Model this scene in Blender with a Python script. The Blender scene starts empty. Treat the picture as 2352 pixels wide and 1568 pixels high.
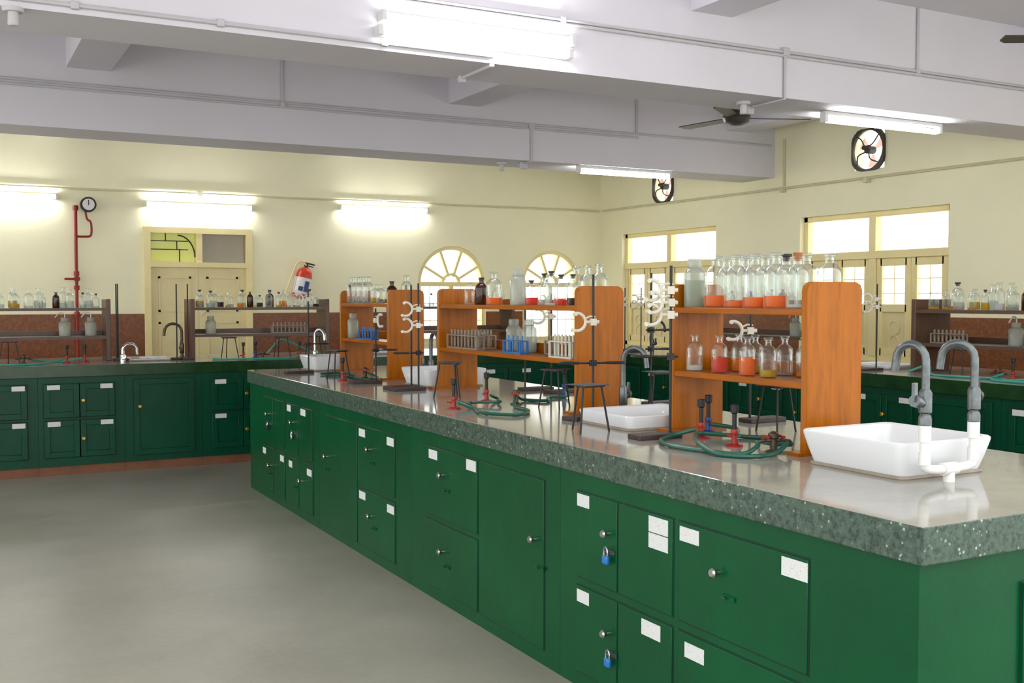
import bpy, math, random
from mathutils import Vector, Matrix
random.seed(7)
COL=bpy.context.collection
# ------------------------------------------------------------------ materials
def lin(c):
    return tuple(((v/255)/12.92 if v/255<=0.04045 else ((v/255+0.055)/1.055)**2.4) for v in c)+(1.0,)
def newmat(name):
    m=bpy.data.materials.new(name);m.use_nodes=True
    nt=m.node_tree;return m,nt,nt.nodes['Principled BSDF']
def coords(nt,scale=(1,1,1)):
    tc=nt.nodes.new('ShaderNodeTexCoord');mp=nt.nodes.new('ShaderNodeMapping')
    mp.inputs['Scale'].default_value=scale
    nt.links.new(tc.outputs['Object'],mp.inputs['Vector']);return mp.outputs['Vector']
def noise(nt,vec,scale,detail=4,rough=0.6):
    n=nt.nodes.new('ShaderNodeTexNoise');n.inputs['Scale'].default_value=scale
    n.inputs['Detail'].default_value=detail;n.inputs['Roughness'].default_value=rough
    nt.links.new(vec,n.inputs['Vector']);return n.outputs['Fac']
def ramp(nt,fac,stops):
    r=nt.nodes.new('ShaderNodeValToRGB');els=r.color_ramp.elements
    while len(els)<len(stops): els.new(0.5)
    for e,(p,c) in zip(els,stops): e.position=p;e.color=c
    nt.links.new(fac,r.inputs['Fac']);return r.outputs['Color']
def bump(nt,b,fac,strength,dist=0.01):
    bn=nt.nodes.new('ShaderNodeBump');bn.inputs['Strength'].default_value=strength;bn.inputs['Distance'].default_value=dist
    nt.links.new(fac,bn.inputs['Height']);nt.links.new(bn.outputs['Normal'],b.inputs['Normal'])
def mul(c,k): return tuple(min(1,v*k) for v in c[:3])+(1.0,)
def mat(name,c,rough=0.5,var=0.12,scale=3.0,metal=0.0,bmp=0.0,bscale=40,stretch=(1,1,1),spec=0.5):
    m,nt,b=newmat(name);c=lin(c)
    v=coords(nt,stretch);f=noise(nt,v,scale)
    nt.links.new(ramp(nt,f,[(0.3,mul(c,1-var)),(0.7,mul(c,1+var))]),b.inputs['Base Color'])
    b.inputs['Roughness'].default_value=rough;b.inputs['Metallic'].default_value=metal
    b.inputs['Specular IOR Level'].default_value=spec
    if bmp: bump(nt,b,noise(nt,v,bscale),bmp)
    return m
WALL=mat('cream_wall_paint',(245,241,206),0.7,0.03,1.2,bmp=0.08,bscale=60)
BEAM=mat('white_ceiling_paint',(218,215,223),0.75,0.03,1.5,bmp=0.05,bscale=50)
CREAM=mat('cream_joinery_paint',(241,225,165),0.4,0.05,4)
DCREAM=mat('cream_door_paint',(232,217,164),0.4,0.05,4)
GREEN=mat('green_gloss_paint',(0,74,40),0.28,0.16,2.2,bmp=0.12,bscale=14,spec=0.25)
GREEN2=mat('dark_green_gloss_paint',(0,66,44),0.32,0.15,2.2,bmp=0.1,bscale=14,spec=0.25)
GAP=mat('door_gap_shade',(2,40,26),0.7,0.2)  # dark colour standing in for the shade in the gaps around doors
WHITE=mat('white_plastic',(222,222,220),0.35,0.02)
CERAMIC=mat('white_ceramic',(220,223,226),0.1,0.01)
STEEL=mat('galvanised_steel',(104,110,112),0.36,0.25,30,metal=0.8)
CHROME=mat('chrome',(190,190,192),0.15,0.05,metal=1.0)
BRASS=mat('brass',(214,168,60),0.3,0.1,metal=0.8)
BLACK=mat('black_iron',(24,23,25),0.5,0.3,20)
RIM=mat('dark_brown_grey_rim',(60,54,50),0.5,0.2,20)
DBASE=mat('dark_base_board',(58,46,42),0.6,0.35,30)
RED=mat('red_enamel',(150,30,20),0.4,0.15,10)
PIPERED=mat('dull_red_pipe_paint',(138,30,26),0.5,0.2,10)
EXTRED=mat('orange_red_extinguisher_paint',(200,56,30),0.35,0.1,10)
BLUE=mat('blue_plastic',(30,112,185),0.35,0.08,10)
DBLUE=mat('dark_blue_enamel',(36,54,120),0.4,0.1,10)
HOSE=mat('green_rubber_hose',(10,82,66),0.4,0.15,8)
HOSE2=mat('teal_rubber_hose',(60,150,134),0.4,0.1,8)
CLAMPM=mat('ivory_plastic_clamp',(208,204,190),0.45,0.06)
BRONZE=mat('tarnished_bronze',(92,80,66),0.45,0.3,30,metal=0.7)
GAUZE=mat('rusty_wire_gauze',(70,66,62),0.6,0.3,60,metal=0.3)
TUBERACK=mat('grey_rack_wood',(140,130,116),0.6,0.15,20)
FANB=mat('dark_fan_paint',(58,50,46),0.4,0.15)
CORK=mat('cork',(160,96,56),0.8,0.2,60)
BROWNG=mat('amber_glass',(58,28,14),0.1,0.2)
CONDUIT=mat('painted_conduit',(194,192,196),0.5,0.05)
CONDW=mat('cream_conduit',(210,206,172),0.5,0.05)
REDPL=mat('brown_red_plinth',(120,76,50),0.6,0.2,5)
def wood(name,c,dark=0.72,rough=0.35,sc=(6,30,1.2),hi=1.15,spec=.5):
    m,nt,b=newmat(name);c=lin(c);v=coords(nt,sc)
    f=noise(nt,v,3.0,8,0.68)
    nt.links.new(ramp(nt,f,[(0.28,mul(c,dark)),(0.5,c),(0.72,mul(c,hi))]),b.inputs['Base Color'])
    b.inputs['Roughness'].default_value=rough;b.inputs['Specular IOR Level'].default_value=spec;bump(nt,b,f,0.05);return m
ORANGE=wood('orange_varnished_wood',(160,90,4),0.62,0.3,(10,30,1.0),1.22,.22)
ORANGE2=wood('orange_varnished_board',(157,86,4),0.62,0.3,(30,1.2,30),1.22,.22)
DWOOD=wood('dark_brown_wood',(84,60,46),sc=(2,20,20))
DWOODV=wood('dark_brown_upright_wood',(88,60,44),sc=(20,20,2))
m,nt,b=newmat('grey_cement_floor');v=coords(nt)
n1=noise(nt,v,0.7,6,0.62);n2=noise(nt,v,30,4,0.6)
mx=nt.nodes.new('ShaderNodeMath');mx.operation='MULTIPLY_ADD';mx.inputs[1].default_value=0.2
nt.links.new(n2,mx.inputs[0]);nt.links.new(n1,mx.inputs[2])
nt.links.new(ramp(nt,mx.outputs[0],[(0.38,lin((128,127,115))),(0.8,lin((160,158,146)))]),b.inputs['Base Color'])
b.inputs['Roughness'].default_value=0.38;bump(nt,b,n2,0.05);FLOOR=m
m,nt,b=newmat('polished_grey_stone');v=coords(nt)
f=noise(nt,v,5,6);nt.links.new(ramp(nt,f,[(0.3,lin((140,138,130))),(0.7,lin((158,156,148)))]),b.inputs['Base Color'])
b.inputs['Roughness'].default_value=0.09;TOP=m
def speck(name,base,dark,light,scale,amt=0.7):
    m,nt,b=newmat(name);v=coords(nt)
    n1=noise(nt,v,scale,3,0.7);n2=noise(nt,v,scale*0.25,5,0.6)
    vo=nt.nodes.new('ShaderNodeTexVoronoi');vo.inputs['Scale'].default_value=scale*0.9;nt.links.new(v,vo.inputs['Vector'])
    c1=ramp(nt,n1,[(0.35,lin(dark)),(0.5,lin(base)),(0.7,mul(lin(base),1.5))])
    c2=ramp(nt,vo.outputs['Distance'],[(0.16,(1,1,1,1)),(0.24,(0,0,0,1))])
    mm=nt.nodes.new('ShaderNodeMix');mm.data_type='RGBA'
    m2=nt.nodes.new('ShaderNodeMath');m2.operation='MULTIPLY';m2.inputs[1].default_value=amt
    c3=ramp(nt,n2,[(0.48,(0,0,0,1)),(0.6,(1,1,1,1))])
    m3=nt.nodes.new('ShaderNodeMath');m3.operation='MULTIPLY'
    nt.links.new(c2,m3.inputs[0]);nt.links.new(c3,m3.inputs[1]);nt.links.new(m3.outputs[0],m2.inputs[0])
    nt.links.new(m2.outputs[0],mm.inputs[0]);nt.links.new(c1,mm.inputs[6]);mm.inputs[7].default_value=lin(light)
    nt.links.new(mm.outputs[2],b.inputs['Base Color']);b.inputs['Roughness'].default_value=0.35;return m
EDGE=speck('green_terrazzo_edge',(64,84,72),(34,52,42),(176,192,180),58,0.75)
WAIN=speck('brown_pebble_wainscot',(122,70,34),(112,62,30),(134,82,44),30,0.25)
m,nt,b=newmat('dark_green_tile_edge');v=coords(nt)
f=noise(nt,v,9,4);nt.links.new(ramp(nt,f,[(0.3,lin((22,50,24))),(0.7,lin((34,68,36)))]),b.inputs['Base Color']);b.inputs['Roughness'].default_value=0.18;TILE=m
m,nt,b=newmat('handwritten_card')
f=noise(nt,coords(nt,(60,60,130)),3,3,0.7)
nt.links.new(ramp(nt,f,[(0.34,lin((140,142,160))),(0.40,lin((214,216,216)))]),b.inputs['Base Color']);b.inputs['Roughness'].default_value=0.8;PAPER=m
def glass(name,tint,refl=0.5,body=0.10,bc=(200,205,205),trans=False):
    m=bpy.data.materials.new(name);m.use_nodes=True;nt=m.node_tree;nt.nodes.clear()
    o=nt.nodes.new('ShaderNodeOutputMaterial');t=nt.nodes.new('ShaderNodeBsdfTransparent');t.inputs[0].default_value=tint
    g=nt.nodes.new('ShaderNodeBsdfGlossy');g.inputs['Roughness'].default_value=0.06;g.inputs[0].default_value=(0.9,0.95,0.95,1)
    d=nt.nodes.new('ShaderNodeBsdfDiffuse');d.inputs[0].default_value=lin(bc)
    dd_=d
    if trans:
        tl=nt.nodes.new('ShaderNodeBsdfTranslucent');tl.inputs[0].default_value=lin(bc)
        dd_=nt.nodes.new('ShaderNodeMixShader');dd_.inputs[0].default_value=0.5
        nt.links.new(d.outputs[0],dd_.inputs[1]);nt.links.new(tl.outputs[0],dd_.inputs[2])
    lw=nt.nodes.new('ShaderNodeLayerWeight');lw.inputs['Blend'].default_value=0.35
    a=nt.nodes.new('ShaderNodeMixShader');a.inputs[0].default_value=body
    nt.links.new(t.outputs[0],a.inputs[1]);nt.links.new(dd_.outputs[0],a.inputs[2])
    mm=nt.nodes.new('ShaderNodeMath');mm.operation='MULTIPLY';mm.inputs[1].default_value=refl
    nt.links.new(lw.outputs['Facing'],mm.inputs[0])
    x=nt.nodes.new('ShaderNodeMixShader');nt.links.new(mm.outputs[0],x.inputs[0])
    nt.links.new(a.outputs[0],x.inputs[1]);nt.links.new(g.outputs[0],x.inputs[2]);nt.links.new(x.outputs[0],o.inputs[0]);return m
GLASS=glass('clear_bottle_glass',(0.95,0.97,0.96,1),0.7,0.04,(225,230,230))
PLAST=glass('translucent_plastic',(0.80,0.83,0.80,1),0.3,0.55,(212,216,206),True)
PANE=glass('window_pane_glass',(0.99,0.99,0.98,1),0.1,0.01)
XFAN=glass('pink_lit_fan_blade',(0.9,0.8,0.75,1),0.1,0.6,(235,200,185),True)  # brownish blades; the pinkish light on them is put into the colour
LIQ={k:glass('liquid_'+k,tuple(lin(t)[:3])+(1,),0.04,bd,c,True) for k,c,t,bd in
  (('orange',(255,138,0),(255,180,40),.75),('amber',(255,170,0),(255,200,60),.7),('red',(240,60,0),(250,90,10),.75),('yellow',(225,195,10),(240,215,70),.65),('clear',(225,232,232),(235,240,240),.3),('brown',(80,35,15),(110,55,25),.6),('green',(190,205,175),(215,225,200),.5),('white',(240,240,240),(240,240,240),.7))}
def emis(name,c,s):
    m=bpy.data.materials.new(name);m.use_nodes=True;nt=m.node_tree;nt.nodes.clear()
    o=nt.nodes.new('ShaderNodeOutputMaterial');e=nt.nodes.new('ShaderNodeEmission');e.inputs[0].default_value=c;e.inputs[1].default_value=s
    nt.links.new(e.outputs[0],o.inputs[0]);return m
LAMP=emis('fluorescent_tube_glow',(0.98,0.99,1,1),50)
TRGREEN=mat('lime_wall_view',(226,232,110),0.2,0.08)  # the lime wall showing in the pane, painted as its colour
TRGREY=mat('grey_brown_glass',(146,136,106),0.15,0.08)
# ------------------------------------------------------------------ mesh builder
class M:
    def __init__(s): s.v=[];s.f=[];s.mi=[];s.cur=0
    def box(s,x0,x1,y0,y1,z0,z1):
        n=len(s.v);s.v+=[(x0,y0,z0),(x1,y0,z0),(x1,y1,z0),(x0,y1,z0),(x0,y0,z1),(x1,y0,z1),(x1,y1,z1),(x0,y1,z1)]
        for q in ((0,3,2,1),(4,5,6,7),(0,1,5,4),(1,2,6,5),(2,3,7,6),(3,0,4,7)):
            s.f.append(tuple(n+i for i in q));s.mi.append(s.cur)
        return s
    def prism(s,pts,axis,a0,a1):
        n=len(s.v);k=len(pts)
        def P(p,a):
            return {'x':(a,p[0],p[1]),'y':(p[0],a,p[1]),'z':(p[0],p[1],a)}[axis]
        s.v+=[P(p,a0) for p in pts]+[P(p,a1) for p in pts]
        s.f.append(tuple(range(n+k-1,n-1,-1)));s.mi.append(s.cur)
        s.f.append(tuple(range(n+k,n+2*k)));s.mi.append(s.cur)
        for i in range(k):
            j=(i+1)%k;s.f.append((n+i,n+j,n+k+j,n+k+i));s.mi.append(s.cur)
        return s
    def lathe(s,prof,n=20,o=(0,0,0)):
        st=len(s.v);k=len(prof)
        for r,z in prof:
            for i in range(n):
                a=2*math.pi*i/n;s.v.append((o[0]+r*math.cos(a),o[1]+r*math.sin(a),o[2]+z))
        for j in range(k-1):
            for i in range(n):
                i2=(i+1)%n;s.f.append((st+j*n+i,st+j*n+i2,st+(j+1)*n+i2,st+(j+1)*n+i));s.mi.append(s.cur)
        s.f.append(tuple(st+i for i in range(n-1,-1,-1)));s.mi.append(s.cur)
        s.f.append(tuple(st+(k-1)*n+i for i in range(n)));s.mi.append(s.cur)
        return s
    def tube(s,pts,r,n=8,closed=False,smooth=0):
        P=[Vector(p) for p in pts]
        if smooth:
            Q=[];N=len(P)
            rng=range(N) if closed else range(N-1)
            for i in rng:
                p0=P[(i-1)%N] if (closed or i>0) else P[0];p1=P[i];p2=P[(i+1)%N];p3=P[(i+2)%N] if (closed or i+2<N) else P[-1]
                for t in range(smooth):
                    u=t/smooth
                    Q.append(0.5*((2*p1)+(p2-p0)*u+(2*p0-5*p1+4*p2-p3)*u*u+(3*p1-p0-3*p2+p3)*u**3))
            if not closed: Q.append(P[-1])
            P=Q
        K=len(P);st=len(s.v);R=r if isinstance(r,(list,tuple)) else [r]*K
        up=None
        for i in range(K):
            a=P[(i-1)%K] if (closed or i>0) else P[i];b=P[(i+1)%K] if (closed or i<K-1) else P[i]
            t=(b-a).normalized()
            if up is None:
                up=Vector((0,0,1)) if abs(t.z)<0.9 else Vector((1,0,0))
            x=up.cross(t)
            if x.length<1e-5: x=Vector((0,1,0)).cross(t)
            x.normalize();y=t.cross(x);up=y
            for j in range(n):
                an=2*math.pi*j/n;s.v.append(tuple(P[i]+R[min(i,len(R)-1)]*(math.cos(an)*x+math.sin(an)*y)))
        for i in range(K if closed else K-1):
            for j in range(n):
                j2=(j+1)%n;i2=(i+1)%K
                s.f.append((st+i*n+j,st+i*n+j2,st+i2*n+j2,st+i2*n+j));s.mi.append(s.cur)
        if not closed:
            s.f.append(tuple(st+j for j in range(n-1,-1,-1)));s.mi.append(s.cur)
            s.f.append(tuple(st+(K-1)*n+j for j in range(n)));s.mi.append(s.cur)
        return s
    def cyl(s,p0,p1,r,n=14): return s.tube([p0,p1],r,n)
    def mesh(s,name,mats,smooth=True):
        me=bpy.data.meshes.new(name);me.from_pydata(s.v,[],s.f)
        if not isinstance(mats,(list,tuple)): mats=[mats]
        for q in mats: me.materials.append(q)
        me.polygons.foreach_set('material_index',s.mi)
        if smooth:
            me.polygons.foreach_set('use_smooth',[True]*len(me.polygons))
            me.set_sharp_from_angle(angle=math.radians(38))
        me.update();return me
def obj(name,data,parent=None,loc=(0,0,0),rz=0,label=None,cat=None,group=None,kind=None,bevel=0,rot=None):
    o=bpy.data.objects.new(name,data);COL.objects.link(o);o.location=loc
    o.rotation_euler=rot if rot else (0,0,rz)
    if parent: o.parent=parent
    if label: o['label']=label
    if cat: o['category']=cat
    if group: o['group']=group
    if kind: o['kind']=kind
    if bevel:
        b=o.modifiers.new('bevel','BEVEL');b.width=bevel;b.segments=2;b.limit_method='ANGLE';b.angle_limit=math.radians(40)
    return o
def P(parent,name,mb,mats,**k): return obj(name,mb.mesh(name,mats),parent,**k)
# ------------------------------------------------------------------ room
CZ=3.66
def wallmesh(mb,axis,c0,c1,u0,u1,z0,z1,ops):
    us=sorted(set([u0,u1]+[o[0] for o in ops]+[o[1] for o in ops]))
    for a,b in zip(us,us[1:]):
        mid=(a+b)/2;iv=sorted([(o[2],o[3]) for o in ops if o[0]<=mid<=o[1]])
        z=z0
        for lo,hi in iv+[(z1,z1)]:
            if lo>z+1e-6:
                if axis=='y': mb.box(a,b,c0,c1,z,lo)
                else: mb.box(c0,c1,a,b,z,lo)
            z=hi
def S(name,mb,mats,label,bevel=0):
    o=obj(name,mb.mesh(name,mats,smooth=False),label=label,kind='structure',bevel=bevel);return o
S('floor',M().box(-6,8.75,-5,13.3,-0.1,0),FLOOR,'smooth grey cement floor of the laboratory')
S('ceiling',M().box(-3.2,8.75,1.5,13.3,CZ,CZ+0.15),BEAM,'white painted concrete ceiling slab')
AW=[(6.085,0.505),(7.635,0.475)]
mb=M();wallmesh(mb,'y',13.0,13.25,-6,8.75,0,CZ,[(2.14,3.34,0,2.30)]+[(c-r,c+r,0.9,1.70+r) for c,r in AW])
for c,r in AW:
    n=20
    for i in range(n):
        a0=math.pi*i/n;a1=math.pi*(i+1)/n
        p0=(c+r*math.cos(a0),1.7+r*math.sin(a0));p1=(c+r*math.cos(a1),1.7+r*math.sin(a1))
        mb.prism([p0,(p0[0],1.7+r),(p1[0],1.7+r),p1],'y',13.0,13.25)
S('wall_back',mb,WALL,'cream painted end wall with door and two arched windows')
RW=8.46
EXF=[(7.94,3.03),(11.47,2.98)]
mb=M();wallmesh(mb,'x',RW,RW+0.14,2.0,13.25,0,CZ,[(6.94,8.93,0.85,2.40),(10.39,12.45,0.85,2.40)]+[(y-.2,y+.2,z-.2,z+.2) for y,z in EXF])
S('wall_right',mb,WALL,'cream painted side wall with wide windows and exhaust fans')
def trim(i,mb,m_,lab): S('trim_%d'%i,mb,m_,lab)
for i,(a,b,zt) in enumerate([(-6,2.10,1.32),(3.38,5.58,1.32),(6.59,7.16,1.32),(8.11,8.44,1.32)]):
    trim(i+1,M().box(a,b,12.985,13.0,0,zt),WAIN,'brown pebble-textured wainscot on the end wall')
for i,(a,b) in enumerate([(2.0,6.94),(8.93,10.39),(12.45,12.98)]):
    trim(i+5,M().box(RW-0.015,RW,a,b,0,1.32),WAIN,'brown pebble-textured wainscot on the side wall')
for i,(y0,y1) in enumerate([(5.6,6.1),(9.35,9.9)]):
    trim(8+i,M().box(-3.2,RW,y0,y1,2.88,CZ),BEAM,'deep white concrete ceiling beam')
for i,x in enumerate([-2.4,0.93,4.34,7.76]):
    mb=M()
    for a,b in ((1.5,5.6),(6.1,9.35),(9.9,13.0)): mb.box(x,x+0.34,a,b,3.37,CZ)
    trim(10+i,mb,BEAM,'shallow white secondary ceiling beam')
# ---- door
d=obj('door_1',None,loc=(2.735,13.0,0),label='cream double door with two-pane transom',kind='structure')
mb=M();w=0.635
for a,b in ((-w,-w+0.075),(w-0.075,w)): mb.box(a,b,-0.04,0.10,0,2.27)
mb.box(-w,w,-0.04,0.10,2.27,2.34);mb.box(-w+.075,w-.075,-0.045,0.10,1.87,1.93);mb.box(-0.035,0.035,-0.035,0.08,1.93,2.27)
P(d,'door_frame',mb,CREAM)
for sgn in (-1,1):
    a,b=(-0.56,-0.002) if sgn<0 else (0.002,0.56)
    mb=M();mb.box(a,b,0.03,0.07,0.01,1.87)
    for z0,z1 in ((0.15,0.62),(0.74,1.22),(1.34,1.76)):
        for q in ((a+0.09,b-0.09,0.018,0.03,z0,z0+0.025),(a+0.09,b-0.09,0.018,0.03,z1-0.025,z1),(a+0.09,a+0.115,0.018,0.03,z0,z1),(b-0.115,b-0.09,0.018,0.03,z0,z1)): mb.box(*q)
    P(d,'door_leaf',mb,DCREAM)
mb=M().box(-0.56,-0.035,0.03,0.045,1.93,2.27);mb.cur=1
pts=[(-0.24+0.2*math.cos(t),0.028,1.99+0.26*math.sin(t)) for t in [math.radians(k) for k in range(0,100,10)]]
mb.tube(pts,0.008,6)
for z in (2.08,2.18): mb.box(-0.56,-0.12,0.024,0.03,z-0.005,z+0.005)
for x,z0,z1 in ((-0.38,2.18,2.27),(-0.25,2.08,2.18),(-0.22,1.93,2.08)): mb.box(x-0.005,x+0.005,0.024,0.03,z0,z1)  # dark lines of that view laid onto the pane
P(d,'transom_pane',mb,[TRGREEN,BLACK],label='transom pane with painted view of lime wall and dark curve')
P(d,'transom_pane',M().box(0.035,0.56,0.03,0.045,1.93,2.27),TRGREY,label='grey-brown transom pane')
# ---- arched windows
def arched(i,c,r):
    w=obj('window_%d'%i,None,loc=(c,13.0,0),label='cream arched window with radial fanlight bars',kind='structure')
    mb=M();fr=0.05;n=24
    for k in range(n):
        a0=math.pi*k/n;a1=math.pi*(k+1)/n
        q=[(rr*math.cos(t),1.7+rr*math.sin(t)) for rr,t in ((r,a0),(r,a1),(r-fr,a1),(r-fr,a0))]
        mb.prism(q,'y',0.02,0.1)
    for a,b in ((-r,-r+fr),(r-fr,r)): mb.box(a,b,0.02,0.1,0.9,1.7)
    mb.box(-r,r,0.02,0.1,0.9,0.96);mb.box(-r,r,0.015,0.1,1.66,1.72);mb.box(-0.03,0.03,0.03,0.09,0.96,1.66)
    for ang in (30,70,110,150):
        t=math.radians(ang);nx,nz=-math.sin(t)*0.016,math.cos(t)*0.016
        p0=(0.1*math.cos(t),1.7+0.1*math.sin(t));p1=((r-.03)*math.cos(t),1.7+(r-.03)*math.sin(t))
        mb.prism([(p0[0]-nx,p0[1]-nz),(p0[0]+nx,p0[1]+nz),(p1[0]+nx,p1[1]+nz),(p1[0]-nx,p1[1]-nz)],'y',0.035,0.085)
    for k in range(10):
        a0=math.pi*k/10;a1=math.pi*(k+1)/10
        mb.prism([(rr*math.cos(t),1.7+rr*math.sin(t)) for rr,t in ((.14,a0),(.14,a1),(.11,a1),(.11,a0))],'y',0.03,0.09)
    P(w,'window_frame',mb,CREAM)
    mb=M()
    for k in range(1,6): mb.cyl((-r+.05+k*(2*r-.1)/6,0.07,0.96),(-r+.05+k*(2*r-.1)/6,0.07,1.66),0.005,6)
    for z in (1.2,1.43): mb.box(-r+.05,r-.05,0.065,0.075,z-.005,z+.005)
    P(w,'window_grille',mb,CREAM)
    pts=[(-r+.02,0.92),(r-.02,0.92)]+[((r-.02)*math.cos(math.pi*k/20),1.7+(r-.02)*math.sin(math.pi*k/20)) for k in range(21)]
    P(w,'window_pane',M().prism(pts,'y',0.055,0.058),PANE)
for i,(c,r) in enumerate(AW): arched(i+1,c,r)
# ---- side windows
def sidewin(i,y0,y1):
    yc=(y0+y1)/2;h=(y1-y0)/2
    w=obj('window_%d'%i,None,loc=(RW-.04,yc,0),label='wide cream casement window with bright transom panes',kind='structure')
    mb=M();x0,x1=0.10,0.18
    for a,b in ((-h,-h+0.06),(h-0.06,h)): mb.box(x0,x1,a,b,0.85,2.4)
    mb.box(x0,x1,-h,h,2.34,2.40);mb.box(x0-.02,x1,-h,h,1.91,1.99);mb.box(x0,x1,-h,h,0.85,0.91);mb.box(x0-.01,x1,-0.045,0.045,0.9,2.36)
    P(w,'window_frame',mb,CREAM,bevel=0.005)
    for s0 in (-1,1):
        for k in range(2):
            cw=(h-0.105)/2;a=(0.045+k*cw) if s0>0 else -(0.045+(k+1)*cw);b=a+cw
            mb=M();xx0,xx1=x0+0.01,x0+0.05
            mb.box(xx0,xx1,a+.004,a+0.075,0.91,1.91);mb.box(xx0,xx1,b-0.075,b-.004,0.91,1.91)
            for z in (0.91,1.36,1.83): mb.box(xx0,xx1,a+0.05,b-0.05,z,z+0.08)
            P(w,'casement',mb,CREAM,bevel=0.004)
            mb=M()
            for z in (1.55,1.70): mb.cyl((x0+.03,a+.05,z),(x0+.03,b-.05,z),0.005,6)
            mb.cyl((x0+.03,(a+b)/2,1.42),(x0+.03,(a+b)/2,1.85),0.005,6)
            for z in (1.05,1.2): 
                mb.tube([(x0+.03,(a+b)/2+0.07*math.cos(t*math.pi/6),z+0.07*math.sin(t*math.pi/6)) for t in range(12)],0.006,6,closed=True)
            P(w,'window_grille',mb,CREAM)
            P(w,'casement_panel',M().box(x0+.035,x0+.045,a+.05,b-.05,0.97,1.37),DCREAM)
    P(w,'window_pane',M().box(x0+.05,x0+.054,-h+.05,h-.05,1.42,2.36),PANE)
sidewin(3,6.94,8.93);sidewin(4,10.39,12.45)
# ------------------------------------------------------------------ lamps and services
def tubelight(loc,L,rz=0,label='glowing white fluorescent tube light',rx=0,group='fluorescent tube lights'):
    e=obj('tube_light',None,loc=loc,label=label,cat='tube light',group=group);e.rotation_euler=(rx,0,rz)
    h=L/2
    P(e,'batten',M().box(-h,h,-0.03,0,-0.03,0.03),WHITE,bevel=0.004)
    P(e,'tube',M().cyl((-h+.03,-0.062,-0.01),(h-.03,-0.062,-0.01),0.02,12),LAMP)
    for sx in (-1,1): P(e,'end_cap',M().box(sx*h-.015,sx*h+.015,-0.08,0,-0.032,0.028),WHITE,bevel=0.004)
for x0,x1,z in ((-0.05,1.17,2.64),(2.12,3.37,2.60),(4.49,5.7,2.66)):
    tubelight(((x0+x1)/2,13.0,z),x1-x0,label='glowing white fluorescent tube light on the cream wall')
tubelight((2.77,5.6,2.98),1.22,label='added second fluorescent tube to widen the glare on the beam face')
tubelight((2.79,5.6,3.06),1.22,label='added second fluorescent tube to widen the glare on the beam face')  # extra tube, added to make the glare of the first one taller
tubelight((6.38,5.85,2.88),1.22,rx=math.pi/2,label='glowing white fluorescent tube light under the ceiling beam')
tubelight((6.44,9.42,2.88),1.16,rx=math.pi/2,label='glowing white fluorescent tube light under the ceiling beam')
def conduit(name_label,paths,r,m_,boxes=()):
    e=obj('conduit_pipe',None,label=name_label,cat='conduit')
    mb=M()
    for p in paths: mb.tube(p,r,8)
    P(e,'conduit',mb,m_)
    for (x,y,z,s) in boxes: P(e,'junction_box',M().box(x-s,x+s,y-s*.7,y+s*.7,z-s,z+s),m_,bevel=0.005)
Y1=5.588
conduit('thin white conduit pipes fixed along the ceiling beam face',
 [[(-3,Y1,3.19),(8.44,Y1,3.19)],[(-3,Y1,3.165),(8.44,Y1,3.165)],[(6.44,Y1,3.2),(6.44,Y1,3.65)],[(5.14,Y1,3.17),(5.14,Y1,2.87),(5.14,5.95,2.868)]],0.011,CONDUIT,[(5.14,Y1,3.19,.028),(5.14,5.95,2.85,.03),(3.36,Y1,3.19,.02),(6.44,Y1,3.19,.02)])
conduit('thin white conduit pipe along the lower edge of the beam',
 [[(-3,Y1,2.92),(2.88,Y1,2.92),(2.88,Y1,2.87),(2.88,6.05,2.868)]],0.012,CONDUIT,[(2.88,6.0,2.86,.022),(0.6,Y1,2.92,.02),(1.3,Y1,2.92,.02),(2.2,Y1,2.92,.02)])
Y2=9.338
conduit('thin white conduit pipes fixed along the ceiling beam face',
 [[(-3,Y2,3.24),(8.4,Y2,3.24)],[(-3,Y2,3.20),(6.55,Y2,3.20)],[(2.71,Y2,3.24),(2.71,Y2,3.65)],[(6.53,Y2,3.24),(6.53,Y2,3.6)],[(5.25,Y2,3.22),(5.25,Y2,2.87),(5.25,9.6,2.868)]],0.012,CONDUIT,[(5.25,Y2,3.22,.03),(5.25,9.5,2.85,.035),(2.71,Y2,3.22,.022)])
conduit('thin cream conduit pipe fixed along the cream end wall',[[(-3,12.975,2.73),(8.42,12.975,2.76)]],0.014,CONDW,[(2.75,12.975,2.74,.03),(5.1,12.975,2.75,.03)])
conduit('thin cream conduit pipe fixed along the cream side wall',[[(8.435,2.2,2.72),(8.435,12.9,2.76)]],0.014,CONDW,[(8.425,7.94,2.72,.03),(8.425,9.18,2.73,.03)])
conduit('short vertical cream conduit pipe on the cream side wall',[[(8.445,9.18,2.77),(8.445,9.18,3.3)]],0.012,CONDW)
for x,y in ((5.0,5.85),(5.05,9.6),(0.33,5.62)):
    e=obj('lamp_holder',None,loc=(x,y,2.88),label='small white lamp holder fixed under the ceiling beam',cat='lamp holder',group='lamp holders under beams')
    P(e,'ceiling_rose',M().lathe([(.045,-.02),(.05,-.01),(.05,0)],16),CONDUIT)
    P(e,'socket',M().lathe([(.022,-.085),(.026,-.08),(.024,-.02),(.018,-.018)],14),CONDUIT)
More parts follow.
